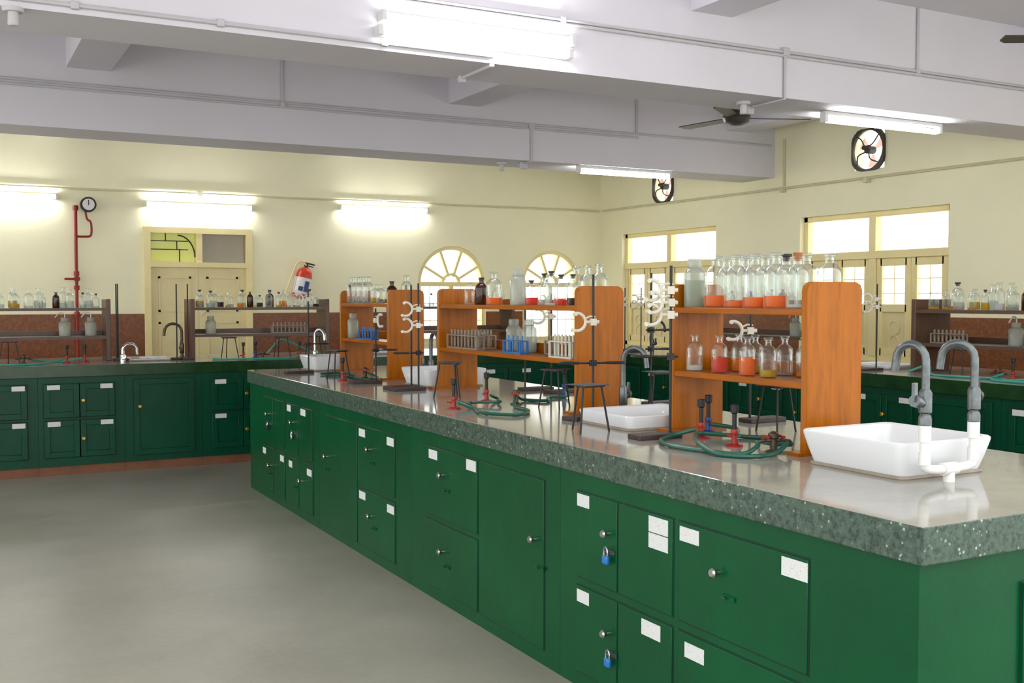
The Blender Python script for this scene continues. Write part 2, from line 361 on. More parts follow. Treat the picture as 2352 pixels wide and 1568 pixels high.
def fan(x,y,z,rz):
    e=obj('ceiling_fan',None,loc=(x,y,z),rz=rz,label='dark brown three-blade ceiling fan hanging on a rod',cat='ceiling fan',group='ceiling fans')
    P(e,'fan_motor',M().lathe([(0.02,0.09),(0.07,0.08),(0.115,0.045),(0.13,0.0),(0.11,-0.04),(0.05,-0.065),(0.01,-0.068)][::-1],24),FANB)
    P(e,'down_rod',M().cyl((0,0,0.08),(0,0,CZ-z-0.05),0.012,10).lathe([(0.055,-0.07),(0.05,-0.02),(0.03,0.0)],16,(0,0,CZ-z)),FANB)
    for k in range(3):
        a=2*math.pi*k/3
        mb=M().prism([(0.11,-.025),(0.2,-.055),(0.66,-.065),(0.70,-0.03),(0.70,.045),(0.2,.045),(0.11,.025)],'z',-0.004,0.004)
        P(e,'fan_blade',mb,FANB,rot=(math.radians(8),0,a))
fan(6.5,7.7,3.16,math.radians(-22));fan(6.22,3.9,3.05,math.radians(150))
def exfan(y,z):
    e=obj('exhaust_fan',None,loc=(RW-0.002,y,z),label='round dark exhaust fan set in the cream side wall',cat='exhaust fan',group='exhaust fans')
    n=32;mb=M()
    for k in range(n):
        a0=2*math.pi*k/n;a1=2*math.pi*(k+1)/n
        def sq(a):
            c,s=math.cos(a),math.sin(a);q=0.216/max(abs(c),abs(s),0.88);return (q*c,q*s)
        p=[(0.2*math.cos(a0),0.2*math.sin(a0)),sq(a0),sq(a1),(0.2*math.cos(a1),0.2*math.sin(a1))]
        mb.prism(p,'x',-0.03,0.002)
    P(e,'fan_frame',mb,RIM)
    P(e,'fan_motor',M().tube([(-0.03,0,0),(0.06,0,0)],0.042,18).tube([(-0.04,-.045,.02),(-.04,.045,.02)],.022,10),FANB)
    mb=M()
    for k in range(4):
        a=math.pi/4+k*math.pi/2
        mb.tube([(-0.035,0.04*math.cos(a),0.04*math.sin(a)),(-0.05,0.12*math.cos(a+.25),0.12*math.sin(a+.25)),(-0.02,0.2*math.cos(a),0.2*math.sin(a))],0.007,6,smooth=4)
    P(e,'fan_guard',mb,RIM)
    mb=M()
    for k in range(3):
        a=k*2*math.pi/3+.5
        mb.prism([(0.05*math.cos(a-.3),0.05*math.sin(a-.3)),(0.18*math.cos(a-.35),0.18*math.sin(a-.35)),(0.18*math.cos(a+.35),0.18*math.sin(a+.35)),(0.05*math.cos(a+.3),0.05*math.sin(a+.3))],'x',0.05,0.056)
    P(e,'fan_blades',mb,XFAN)
for y,z in EXF: exfan(y,z)
e=obj('fire_riser_pipe',None,loc=(1.36,12.93,0),label='red fire riser pipe with pressure gauge and valve on the wall',cat='fire pipe')
mb=M().cyl((0,0,0),(0,0,2.55),0.018,12)
mb.tube([(0,0,2.2),(0.1,-.01,2.2),(0.16,-.01,2.22),(0.16,-.01,2.36),(0.12,-.01,2.4),(0.1,-0.01,2.5)],0.012,8,smooth=3)
P(e,'pipe',mb,PIPERED)
for z in (1.78,1.62,1.32,2.52): P(e,'pipe_coupling',M().cyl((0,0,z-.025),(0,0,z+.025),0.03,12),PIPERED)
P(e,'valve',M().cyl((-.13,-.03,1.72),(0.02,-.03,1.72),0.012,8).cyl((0,-.06,1.72),(0,0.02,1.72),0.032,12),PIPERED)
g=P(e,'pressure_gauge',M().cyl((0.13,-.08,2.56),(0.13,0.0,2.56),0.085,24),BLACK,label='round black pressure gauge with white dial')
P(g,'dial',M().cyl((0.13,-.083,2.56),(0.13,-.079,2.56),0.065,24),WHITE);P(g,'needle',M().box(0.126,0.134,-.086,-.083,2.55,2.61),BLACK)
e=obj('fire_extinguisher',None,loc=(3.93,12.885,1.50),label='red fire extinguisher with white and blue label hung on wall',cat='fire extinguisher',rot=(0,math.radians(13),0))
e.scale=(1.1,1.1,1.1)
P(e,'cylinder_body',M().lathe([(0.05,0),(0.085,0.01),(0.09,0.04),(0.09,0.27),(0.075,0.32),(0.04,0.35),(0.025,0.36)],24),EXTRED)
P(e,'label_band',M().lathe([(0.0905,0.05),(0.0915,0.055),(0.0915,0.23),(0.0905,0.235)],24),WHITE)
mb=M().box(-.06,-.01,-.096,-.08,0.08,0.13).box(0.0,.05,-.096,-.078,0.08,0.20);P(e,'label_print',mb,DBLUE)
P(e,'valve_handle',M().cyl((0,0,.35),(0,0,.40),.02,10).box(-.02,.09,-.015,.015,.40,.415).box(-.02,.08,-.012,.012,.375,.385),BLACK)
P(e,'hose',M().tube([(0,-.01,.38),(-.06,-.02,.41),(-.12,-.02,.37),(-.15,-.02,.2),(-.17,-.02,.02)],0.010,8,smooth=5),CREAM)
P(e,'bracket',M().box(-.03,.03,.08,.104,.1,.3),BLACK)
# ------------------------------------------------------------------ cabinets
def knob():
    return M().lathe([(0.008,0),(0.007,0.012),(0.014,0.02),(0.016,0.027),(0.011,0.033)],14)
def door_part(parent,y0,y1,z0,z1,style,knobpos=None,knobm=None,cards=(),hasp=None,padlock=None,gm=GREEN):
    mb=M();f=-0.006 if style=='flat' else -0.018
    if style=='flat': mb.box(f,0.0,y0+.003,y1-.003,z0+.003,z1-.003)
    else:
        t=0.05
        mb.box(f,0,y0+.004,y0+t,z0+.004,z1-.004).box(f,0,y1-t,y1-.004,z0+.004,z1-.004)
        mb.box(f,0,y0+t,y1-t,z0+.004,z0+t).box(f,0,y0+t,y1-t,z1-t,z1-.004).box(-0.006,0,y0+t,y1-t,z0+t,z1-t)
    dr=P(parent,'door',mb,gm,bevel=0.002)
    if knobpos:
        P(dr,'knob',knob(),knobm,loc=(f,knobpos[0],knobpos[1]),rot=(0,-math.pi/2,0))
    if hasp:
        P(dr,'hasp',M().box(f-.006,f,hasp[0]-.035,hasp[0]+.02,hasp[1]-.008,hasp[1]+.008).tube([(f,hasp[0]-.006,hasp[1]),(f-.018,hasp[0]-.006,hasp[1]),(f-.018,hasp[0]+.008,hasp[1]),(f,hasp[0]+.008,hasp[1])],.003,6),gm if padlock is None else STEEL)
    if padlock:
        y,z,m_=padlock
        q=P(dr,'padlock',M().box(f-.028,f-.012,y-.017,y+.017,z-.046,z-.012),m_,bevel=0.006,label='small padlock')
        P(q,'shackle',M().tube([(f-.020,y-.011,z-.015),(f-.020,y-.011,z+.006),(f-.020,y,z+.018),(f-.020,y+.011,z+.006),(f-.020,y+.011,z-.015)],.0035,6,smooth=3),CHROME)
    for (y,z,w,h) in cards:
        P(dr,'label_card',M().box(f-.0015,f+.001,y-w/2,y+w/2,z-h/2,z+h/2),PAPER,label='small white handwritten label card')
    return dr
BX=2.145
def unit(y0,y1,x0=BX,x1=3.45,lab='green painted wooden cupboard unit under the stone worktop'):
    e=obj('cabinet',None,loc=(x0,y0,0),label=lab,cat='cabinet',group='green cupboards under the central worktop')
    P(e,'body',M().box(0,x1-x0,0.001,y1-y0-.001,0,0.834),GREEN)
    return e
def dd(u,yoff,a,b,z0,z1,**k):
    P(u,'gap_shade_sheet',M().box(-0.0015,0.001,a-yoff-.002,b-yoff+.002,z0-.002,z1+.002),GAP)  # thin dark sheet painting the shaded gap around the door
    k2=dict(k)
    for key in ('knobpos','hasp'):
        if k2.get(key): k2[key]=(k2[key][0]-yoff,k2[key][1])
    if k2.get('padlock'): k2['padlock']=(k2['padlock'][0]-yoff,)+tuple(k2['padlock'][1:])
    if k2.get('cards'): k2['cards']=[(c[0]-yoff,)+tuple(c[1:]) for c in k2['cards']]
    return door_part(u,a-yoff,b-yoff,z0,z1,'flat',**k2)
CW,CH=0.10,0.048
u=unit(1.83,3.58);o=1.83
dd(u,o,2.21,2.81,.43,.765,knobpos=(2.60,.64),knobm=CHROME,hasp=(2.555,.57),cards=[(2.75,.725,CW,CH),(2.265,.725,.105,.055)])
dd(u,o,2.21,2.81,.06,.40,knobpos=(2.60,.27),knobm=CHROME,hasp=(2.555,.2),cards=[(2.72,.345,CW,.05),(2.265,.345,CW,.055)])
dd(u,o,3.17,3.45,.43,.765,knobpos=(3.225,.64),knobm=CHROME,padlock=(3.215,.575,BLUE),hasp=(3.215,.575),cards=[(3.40,.73,.085,CH)])
dd(u,o,2.84,3.165,.43,.765,cards=[(2.92,.725,.11,.055),(2.92,.668,.11,.052)])
dd(u,o,3.17,3.45,.06,.40,knobpos=(3.225,.27),knobm=CHROME,padlock=(3.2,.20,BLUE),hasp=(3.2,.20),cards=[(3.40,.36,.085,CH)])
dd(u,o,2.84,3.165,.06,.40,cards=[(2.96,.355,.11,.055)])
P(u,'gap_shade_sheet',M().box(0.387,1.0,-0.002,0.002,0.197,0.743),GAP)  # same painted gap shade on the end face
q=P(u,'door',M().box(0.39,0.997,-0.012,0.002,0.2,0.74),GREEN,bevel=0.003)
P(q,'hasp',M().box(0.41,0.46,-.02,-.012,.44,.46),STEEL)
u=unit(3.58,5.10);o=3.58
dd(u,o,3.70,4.29,.06,.765,knobpos=(3.77,.51),knobm=CHROME,hasp=(3.73,.40))
dd(u,o,4.31,4.90,.42,.765,knobpos=(4.68,.64),knobm=CHROME,hasp=(4.64,.57),cards=[(4.80,.725,.10,.045),(4.37,.73,.10,.05)])
dd(u,o,4.31,4.90,.06,.395,knobpos=(4.68,.265),knobm=CHROME,hasp=(4.64,.2))
u=unit(5.10,6.62);o=5.10
dd(u,o,5.31,5.89,.42,.765,knobpos=(5.68,.64),knobm=CHROME,hasp=(5.64,.57),cards=[(5.81,.72,.10,.045),(5.37,.72,.10,.045)])
dd(u,o,5.31,5.89,.06,.395,knobpos=(5.66,.26),knobm=CHROME,hasp=(5.62,.2),cards=[(5.81,.355,.10,.045),(5.37,.35,.10,.045)])
dd(u,o,5.90,6.49,.06,.765,knobpos=(6.44,.5),knobm=CHROME,hasp=(6.44,.42))
u=unit(6.62,8.37);o=6.62
dd(u,o,6.75,7.05,.42,.765,cards=[(6.95,.73,.11,.045)])
dd(u,o,7.06,7.37,.42,.765,knobpos=(7.18,.64),knobm=CHROME,padlock=(7.16,.57,CHROME),hasp=(7.16,.57),cards=[(7.28,.73,.09,.045)])
dd(u,o,6.75,7.05,.06,.395,knobpos=(6.98,.26),knobm=CHROME,cards=[(6.82,.34,.1,.045)])
dd(u,o,7.06,7.37,.06,.395,hasp=(7.12,.2),cards=[(7.25,.34,.08,.045)])
dd(u,o,7.40,7.68,.42,.765)
dd(u,o,7.69,7.99,.42,.765,knobpos=(7.8,.64),knobm=CHROME,padlock=(7.78,.57,BLACK),hasp=(7.78,.57))
dd(u,o,7.40,7.68,.06,.395,cards=[(7.46,.35,.09,.045)])
dd(u,o,7.69,7.99,.06,.395,knobpos=(7.75,.26),knobm=CHROME,hasp=(7.76,.2),cards=[(7.93,.35,.08,.045)])
def slab(x0,x1,y0,y1,mt,label,z0=.834):
    me=M().box(x0,x1,y0,y1,z0,.933).mesh('worktop',[mt,TOP],smooth=False)
    for p in me.polygons: p.material_index=1 if p.normal.z>0.5 else 0
    ob=obj('worktop',me,label=label,cat='worktop',bevel=0.004);return ob
slab(2.13,3.47,1.81,8.39,EDGE,'polished grey stone worktop with speckled green terrazzo edge')
def bench_unit(x0,x1,loc,rz,depth,drs,label,group):
    e=obj('cabinet',None,loc=loc,rz=rz,label=label,cat='cabinet',group=group)
    L=x1-x0
    P(e,'body',M().box(0,depth,0.001,L-.001,0.08,0.834),GREEN2)
    P(e,'plinth',M().box(0.02,depth,0.001,L-.001,0.0,0.08),REDPL)
    for (a,b,z0,z1,kp,cd) in drs:
        P(e,'gap_shade_sheet',M().box(-0.002,0.001,a-.003,b+.003,z0-.003,z1+.003),GAP)  # dark sheet behind each door paints its gap shade
        door_part(e,a,b,z0,z1,'panel',knobpos=kp,knobm=BRASS,cards=cd,gm=GREEN2)
def dbl(a,w):
    h=w/2;R=[]
    for z0,z1 in ((.15,.47),(.49,.78)):
        zc=(z0+z1)/2
        R.append((a,a+h,z0,z1,(a+h-.025,zc),[(a+.07,z1-.03,.10,.04)]))
        R.append((a+h,a+w,z0,z1,None,[(a+w-.08,z1-.03,.10,.04)]))
    return R
def tall(a,w): return [(a,a+w,.13,.80,(a+w-.05,.56),[])]
yb=9.67
def backunit(X0,X1,kind):
    L=X1-X0
    dr=dbl(0.08,0.57) if kind=='dbl' else tall(0.07,L-0.14)
    bench_unit(0,L,(X1,yb,0),math.pi/2,1.26,dr,'dark green panelled cupboard unit under the wall worktop','dark green cupboards along the end bench')
seq=[(-0.69,0.0,'tall'),(0.0,0.70,'dbl'),(0.70,1.39,'dbl'),(1.39,2.05,'tall'),(2.05,2.78,'dbl'),(2.78,3.45,'tall'),(3.45,4.17,'dbl'),(4.17,4.84,'tall'),(4.84,5.52,'dbl'),(5.52,6.15,'tall')]
for a,b,k in seq: backunit(a,b,k)
slab(-0.71,6.18,9.65,10.95,TILE,'grey stone worktop with dark green tiled edge on the end bench')
yy=2.6;kinds=['dbl','tall'];i=0
while yy<10.6:
    L=0.70 if kinds[i%2]=='dbl' else 0.66
    L=min(L,10.95-yy)
    dr=[] if yy+L>9.6 else (dbl(0.065,0.57) if kinds[i%2]=='dbl' else tall(0.06,L-.12))
    bench_unit(0,L,(6.22,yy,0),0,1.2,dr,'dark green panelled cupboard unit under the side worktop','dark green cupboards along the side bench')
    yy+=L;i+=1
slab(6.19,7.45,2.58,10.97,TILE,'grey stone worktop with dark green tiled edge on the side bench')
TZ=.933
# ------------------------------------------------------------------ racks of shelves
def orack(y0,y1):
    e=obj('reagent_shelf',None,loc=(2.87,(y0+y1)/2,TZ),label='orange varnished wooden reagent shelf standing on the worktop',cat='shelf',group='orange wooden reagent shelves')
    h=(y1-y0)/2;z=0.627;w=.135
    pr=[(-w,0),(w,0),(w,z-.03),(w-.008,z-.01),(w-.03,z),(-w+.03,z),(-w+.008,z-.01),(-w,z-.03)]
    for s in (-1,1):
        P(e,'upright',M().prism(pr,'y',s*h-.016,s*h+.016),ORANGE,bevel=0.003)
        P(e,'foot',M().box(-w-.05,w+.01,s*h-.03,s*h-.017,0,.014).box(-w-.05,w+.01,s*h+.017,s*h+.03,0,.014).box(-w-.05,-w-.001,s*h-.017,s*h+.017,0,.014),ORANGE2)
    P(e,'top_shelf',M().box(-w+.004,w-.004,-h+.016,h-.016,.505,.529),ORANGE2,bevel=0.002)
    P(e,'lower_shelf',M().box(-w+.004,w-.004,-h+.016,h-.016,.238,.262),ORANGE2,bevel=0.002)
    P(e,'back_rail',M().box(w-.024,w-.004,-h+.016,h-.016,.262,.315),ORANGE2)
    P(e,'back_rail',M().box(w-.024,w-.004,-h+.016,h-.016,.529,.56),ORANGE2)
orack(2.86,3.65);orack(4.42,6.06);orack(6.906,7.90)
S1T=TZ+.529;S1L=TZ+.262
def drack(cx,cy,L,rz,lab,w=.15):
    e=obj('reagent_shelf',None,loc=(cx,cy,TZ),rz=rz,label=lab,cat='shelf',group='dark brown wooden reagent shelves')
    h=L/2
    for s in (-1,1): P(e,'upright',M().box(s*h-.02,s*h+.02,-w,w,0,.56),DWOODV,bevel=0.004)
    P(e,'top_shelf',M().box(-h+.02,h-.02,-w+.005,w-.005,.455,.48),DWOOD)
    P(e,'lower_shelf',M().box(-h+.02,h-.02,-w+.005,w-.005,.20,.225),DWOOD)
    P(e,'back_rail',M().box(-h+.02,h-.02,w-.025,w-.005,.225,.27),DWOOD)
lab='dark brown wooden reagent shelf on the end bench'
drack(0.45,10.38,1.78,0,lab);drack(2.75,10.38,1.32,0,lab);drack(4.85,10.38,1.35,0,lab)
lab='dark brown wooden reagent shelf on the side bench'
drack(6.82,4.85,1.8,-math.pi/2,lab,.2);drack(6.82,7.8,2.1,-math.pi/2,lab,.18)
# ------------------------------------------------------------------ bottles
def bottle_profile(r,h):
    return [(r*.92,0),(r,h*.03),(r,h*.60),(r*.93,h*.68),(r*.62,h*.76),(r*.38,h*.80),(r*.34,h*.90),(r*.46,h*.915),(r*.46,h*.935),(r*.34,h*.94)]
cache={}
def bottle(x,y,z,r=.042,h=.20,liq='clear',fill=.3,kind='clear',stop='glass',rz=None,grp='reagent bottles on the shelves'):
    key=(round(r,3),round(h,3),kind)
    if key not in cache:
        if kind=='plastic':
            pr=[(r*.95,0),(r,h*.03),(r,h*.68),(r*.8,h*.76),(r*.6,h*.79),(r*.6,h*.84)]
            bm=M().lathe(pr,20).mesh('bottle_body',PLAST)
        else: bm=M().lathe(bottle_profile(r,h),22).mesh('bottle_body',BROWNG if kind=='brown' else GLASS)
        gs=M().lathe([(r*.3,h*.86),(r*.3,h*.945),(r*.52,h*.955),(r*.55,h*.985),(r*.45,h)],18).mesh('stopper',GLASS)
        ck=M().lathe([(r*.30,h*.86),(r*.38,h*.945),(r*.42,h*1.01)],14).mesh('stopper',CORK)
        bs=M().lathe([(r*.3,h*.86),(r*.3,h*.945),(r*.45,h*.95),(r*.45,h*1.0)],14).mesh('stopper',BLACK)
        cp=M().lathe([(r*.64,h*.80),(r*.66,h*.81),(r*.66,h*.97),(r*.6,h)],20).mesh('cap',PLAST)
        cache[key]=dict(b=bm,glass=gs,cork=ck,black=bs,cap=cp)
    c=cache[key]
    kn={'clear':'clear glass','brown':'brown glass','plastic':'translucent plastic'}[kind]
    ln={'clear':'almost empty','white':'white powder','orange':'orange liquid','amber':'amber liquid','red':'red liquid','yellow':'yellow liquid','brown':'dark liquid','green':'pale greenish liquid'}[liq]
    st={'glass':'glass stopper','cork':'cork stopper','black':'black stopper','cap':'screw cap'}[stop]
    e=obj('reagent_bottle',None,loc=(x,y,z),rz=random.uniform(-.4,.4) if rz is None else rz,
          label='%s reagent bottle, %s, with %s on shelf'%(kn,ln,st),cat='bottle',group=grp)
    obj('bottle_body',c['b'],e)
    obj('cap' if stop=='cap' else 'stopper',c[stop],e)
    if kind!='brown' and (fill>0.02):
        lk=(key,liq,round(fill,2))
        if lk not in cache:
            hh=h*.62*fill
            cache[lk]=M().lathe([(r*.86,.004),(r*.95,.008),(r*.95,max(hh,.012))],20).mesh('liquid',LIQ[liq])
        obj('liquid',cache[lk],e)
    return e
G3='reagent bottles on the nearest orange shelf'
T=S1T
bottle(2.80,3.575,T,.045,.205,'green',.9,'plastic','cap',grp=G3)
for y,l,f,s in ((3.45,'orange',.38,'glass'),(3.32,'orange',.22,'glass'),(3.21,'orange',.32,'glass'),(3.09,'orange',.36,'glass')):
    bottle(2.81,y,T,.049,.212,l,f,'clear',s,grp=G3)
bottle(2.80,2.965,T,.043,.205,'white',.12,'clear','cork',grp=G3)
for x,y,s in ((2.925,3.05,'glass'),(2.93,2.935,'glass'),(2.925,3.16,'black'),(2.925,3.28,'glass'),(2.925,3.40,'glass'),(2.925,3.52,'glass')): bottle(x,y,T,.046,.212,'clear',.1,'clear',s,grp=G3)
T=S1L
bottle(2.79,3.56,T,.035,.155,'white',.25,grp=G3)
for x,y,l,f in ((2.80,3.41,'red',.65),(2.93,3.44,'amber',.5),(2.80,3.24,'orange',.75),(2.80,3.12,'yellow',.3),(2.93,3.17,'clear',.1),(2.93,3.06,'amber',.2),(2.92,3.33,'yellow',.3)):
    bottle(x,y,T,.033,.155,l,f,grp=G3)
G2='reagent bottles on the middle orange shelf';T=S1T
for x,y,r,h,l,f,k,s in ((2.80,5.74,.03,.13,'clear',.1,'clear','glass'),(2.93,5.62,.03,.13,'clear',.1,'clear','glass'),(2.80,5.58,.038,.16,'brown',.5,'brown','black'),(2.80,5.42,.047,.19,'orange',.35,'clear','glass'),(2.92,5.33,.035,.14,'yellow',.3,'clear','glass'),
  (2.80,5.13,.045,.20,'white',.3,'plastic','cap'),(2.80,4.98,.036,.135,'red',.5,'clear','black'),(2.81,4.86,.034,.17,'clear',.1,'clear','black'),(2.80,4.77,.036,.18,'white',.1,'clear','black'),(2.80,4.67,.034,.16,'red',.3,'clear','black'),(2.81,4.57,.032,.16,'brown',.4,'clear','black'),
  (2.93,4.73,.045,.205,'clear',.1,'clear','glass'),(2.93,4.62,.045,.205,'clear',.05,'clear','glass'),(2.93,4.51,.045,.21,'clear',.05,'clear','glass'),(2.93,4.9,.035,.15,'red',.4,'clear','glass'),(2.93,5.05,.035,.15,'clear',.2,'clear','glass')):
    bottle(x,y,T,r,h,l,f,k,s,grp=G2)
for x,y in ((2.93,5.42),(2.93,5.24)): bottle(x,y,S1L,.045,.185,'white',.5,'plastic','cap',grp=G2)
G1='reagent bottles on the farthest orange shelf'
for x,y,r,h,l,f,k,s in ((2.81,7.83,.045,.2,'clear',.1,'clear','glass'),(2.81,7.72,.045,.2,'clear',.1,'clear','glass'),(2.81,7.61,.045,.2,'clear',.1,'clear','glass'),(2.81,7.49,.045,.2,'clear',.1,'clear','glass'),(2.81,7.34,.034,.14,'yellow',.5,'clear','glass'),(2.81,7.23,.034,.14,'clear',.2,'clear','glass'),(2.83,7.06,.038,.16,'brown',.4,'brown','black'),(2.9,6.96,.04,.2,'clear',.1,'clear','glass')):
    bottle(x,y,S1T,r,h,l,f,k,s,grp=G1)
bottle(2.80,7.79,S1L,.042,.19,'green',.3,'plastic','cap',grp=G1)
def rowb(x0,y0,x1,y1,n,z,grp,hm=.17):
    for i in range(n):
        t=(i+.5)/n;k=random.random()
        l=random.choice(['clear','clear','clear','clear','yellow','brown','white','yellow','clear','amber'])
        kd='brown' if k<.1 else 'clear'
        h=hm*random.uniform(.78,1.05)
        bottle(x0+(x1-x0)*t,y0+(y1-y0)*t,z,round(h*.22,2),round(h,2),l,random.choice([.2,.4,.6]),kd,random.choice(['glass','glass','glass','black']) ,grp=grp)
DT=TZ+.48;DL=TZ+.225
GB='small reagent bottles on the end bench shelves'
rowb(-.38,10.30,1.30,10.30,15,DT,GB,.16);rowb(-.38,10.44,1.30,10.44,8,DT,GB,.2)
rowb(2.13,10.30,3.36,10.30,13,DT,GB,.155);rowb(2.13,10.44,3.36,10.44,9,DT,GB,.18)
rowb(4.22,10.34,5.5,10.34,12,DT,GB,.17)
GR='reagent bottles on the side bench shelves'
rowb(6.72,5.70,6.72,4.1,14,DT,GR,.19);rowb(6.9,5.65,6.9,4.4,8,DT,GR,.2)
rowb(6.75,8.8,6.75,6.85,14,DT,GR,.19)
def washb(x,y,z):
    e=bottle(x,y,z,.05,.17,'white',.5,'plastic','cap',grp='wash bottles',rz=0);e.name='wash_bottle';e['label']='translucent plastic wash bottle with bent nozzle on a shelf'
    P(e,'nozzle',M().tube([(0,0,.16),(0,0,.20),(-.04,0,.21),(-.08,0,.17)],.005,6,smooth=3),WHITE)
washb(.98,10.34,DL);washb(1.2,10.34,DL);washb(.12,10.34,DL);washb(2.28,10.34,DL);washb(6.75,4.95,DL);washb(6.78,7.2,DL)
# ------------------------------------------------------------------ test tube racks
def ttrack(x,y,z,L,rz,n,rm,pm,lab,h=.09,tr=.0085):
    e=obj('test_tube_rack',None,loc=(x,y,z),rz=rz,label=lab,cat='test tube rack',group='test tube racks')
    mb=M().box(-L/2,L/2,-.028,.028,0,.008).box(-L/2,L/2,-.028,.028,h*.70,h*.70+.006)
    for s in (-1,1):
        for q in (-1,1): mb.box(s*(L/2-.005)-.005,s*(L/2-.005)+.005,q*.023-.005,q*.023+.005,.008,h*.70)
    P(e,'rack_frame',mb,rm)
    pm_=None
    for i in range(n):
        xx=-L/2+.02+(L-.04)*i/(n-1)
        if pm_ is None: pm_=M().lathe([(.004,.008),(tr,.012),(tr,h*1.0),(tr*.7,h*1.04)],10).mesh('test_tube',pm)
        obj('test_tube',pm_,e,loc=(xx,0,0))
ttrack(2.80,5.80,S1L,.42,math.pi/2,9,TUBERACK,TUBERACK,'grey wooden test tube rack on the orange shelf',.11,.007)
ttrack(2.93,5.84,S1L,.3,math.pi/2,7,TUBERACK,TUBERACK,'grey wooden test tube rack on the orange shelf',.11,.007)
ttrack(2.80,5.16,S1L,.20,math.pi/2,4,BLUE,BLUE,'blue plastic test tube rack on the orange shelf',.095,.005)
ttrack(2.80,4.64,S1L,.22,math.pi/2,6,CLAMPM,CLAMPM,'ivory plastic test tube rack on the orange shelf',.115,.006)
ttrack(2.93,4.85,S1L,.34,math.pi/2,8,TUBERACK,TUBERACK,'grey wooden test tube rack on the orange shelf',.1,.006)
ttrack(2.80,7.46,S1L,.28,math.pi/2,5,BLUE,BLUE,'blue plastic test tube rack on the orange shelf',.09,.005)
ttrack(3.05,10.34,DL,.36,0,9,TUBERACK,TUBERACK,'grey test tube rack on the dark shelf',.1)
ttrack(6.72,5.5,DL,.3,math.pi/2,8,TUBERACK,TUBERACK,'grey test tube rack on the dark shelf',.1)
ttrack(6.72,4.68,DL,.3,math.pi/2,8,TUBERACK,CLAMPM,'grey test tube rack on the dark shelf',.12)
# ------------------------------------------------------------------ sinks and taps
def sink(x0,x1,y0,y1,h,lab,taper=.03):
    cx,cy=(x0+x1)/2,(y0+y1)/2;w,l=(x1-x0)/2,(y1-y0)/2
    e=obj('sink_basin',None,loc=(cx,cy,TZ),label=lab,cat='sink',group='white ceramic sinks on the worktop')
    def rr(w,l,r,z,n=5):
        pts=[]
        for sx,sy,a0 in ((1,1,0),(-1,1,90),(-1,-1,180),(1,-1,270)):
            for k in range(n+1):
                a=math.radians(a0+90*k/n);pts.append((sx*(w-r)+r*math.cos(a),sy*(l-r)+r*math.sin(a),z))
        return pts
    rings=[rr(w-taper,l-taper,.03,0),rr(w-taper*.4,l-taper*.4,.035,h*.5),rr(w,l,.035,h*.93),rr(w,l,.035,h),rr(w-.006,l-.006,.03,h+.004),rr(w-.018,l-.018,.03,h),rr(w-.03,l-.03,.03,h*.6),rr(w-.05,l-.05,.04,.02),rr(.02,.02,.01,.015)]
    mb=M()
    for R in rings: mb.v+=R
    n=len(rings[0])
    for j in range(len(rings)-1):
        for i in range(n):
            i2=(i+1)%n;mb.f.append((j*n+i,j*n+i2,(j+1)*n+i2,(j+1)*n+i));mb.mi.append(0)
    mb.f.append(tuple(range(n-1,-1,-1)));mb.mi.append(0);mb.f.append(tuple((len(rings)-1)*n+i for i in range(n)));mb.mi.append(0)
    P(e,'basin',mb,CERAMIC)
    P(e,'drain',M().lathe([(.02,.014),(.022,.019),(.01,.02)],14),STEEL)
    P(e,'sealant_bead',M().tube([(a,b,.003) for a,b,_ in rr(w-taper+.006,l-taper+.006,.03,0)],.009,6,closed=True),TUBERACK)
sink(2.60,3.03,2.29,2.74,.115,'white ceramic rectangular sink with grey mortar edge on worktop')
sink(2.56,3.05,3.71,4.13,.06,'low white ceramic sink with wide rim on worktop',taper=.015)
sink(2.68,3.12,6.12,6.55,.11,'white ceramic rectangular sink between orange shelves')
sink(2.53,3.05,7.95,8.33,.11,'white ceramic rectangular sink at the end of worktop')
sink(1.5,1.85,10.0,10.35,.02,'flat white ceramic sink set in the end bench',taper=.01)
sink(3.75,4.1,10.1,10.5,.03,'flat white ceramic sink set in the end bench',taper=.01)
sink(6.6,7.0,5.98,6.4,.03,'flat white ceramic sink set in the side bench',taper=.01)
def tap(x,y,z,H,reach,rz,lab,m_=STEEL,r=.013,valve=True,knobside=1):
    e=obj('faucet',None,loc=(x,y,z),rz=rz,label=lab,cat='faucet',group='gooseneck laboratory taps')
    R=reach/2;pts=[(0,0,0),(0,0,H*.4),(0,0,H-R)]
    for k in range(1,9):
        a=math.pi*k/8*1.02;pts.append((R-R*math.cos(a),0,H-R+R*math.sin(a)))
    pts.append((pts[-1][0]+.004,0,H-R-.035))
    P(e,'spout',M().tube(pts,r,12),m_)
    P(e,'base_collar',M().lathe([(r*1.6,0),(r*1.6,.02),(r*1.3,.03)],14),m_)
    if valve:
        P(e,'valve_body',M().lathe([(r*1.2,H*.14),(r*1.6,H*.16),(r*1.6,H*.40),(r*1.2,H*.44)],14).cyl((0,0,H*.26),(0,-knobside*.045,H*.30),r*1.05,12),m_)
        P(e,'handle',M().cyl((0,-knobside*.04,H*.295),(0,-knobside*.062,H*.315),.019,12).box(-.005,.005,-knobside*.06-.009,-knobside*.06+.009,H*.31,H*.31+.055),m_)
    return e
LB='grey metal gooseneck tap beside the white sink'
tap(2.632,2.235,1.115,.245,.10,math.radians(100),LB,r=.0125,knobside=-1)
tap(2.852,2.235,1.115,.245,.10,math.radians(118),LB,r=.0125,knobside=1)
e=obj('drain_pipe',None,loc=(2.742,2.235,TZ),label='white plastic U-shaped pipe yoke under two taps',cat='pipe')
mb=M().tube([(-.11,0,.18),(-.11,0,.07),(-.09,0,.045),(0,0,.04),(.09,0,.045),(.11,0,.07),(.11,0,.18)],.0145,14,smooth=3)
P(e,'pipe',mb,WHITE)
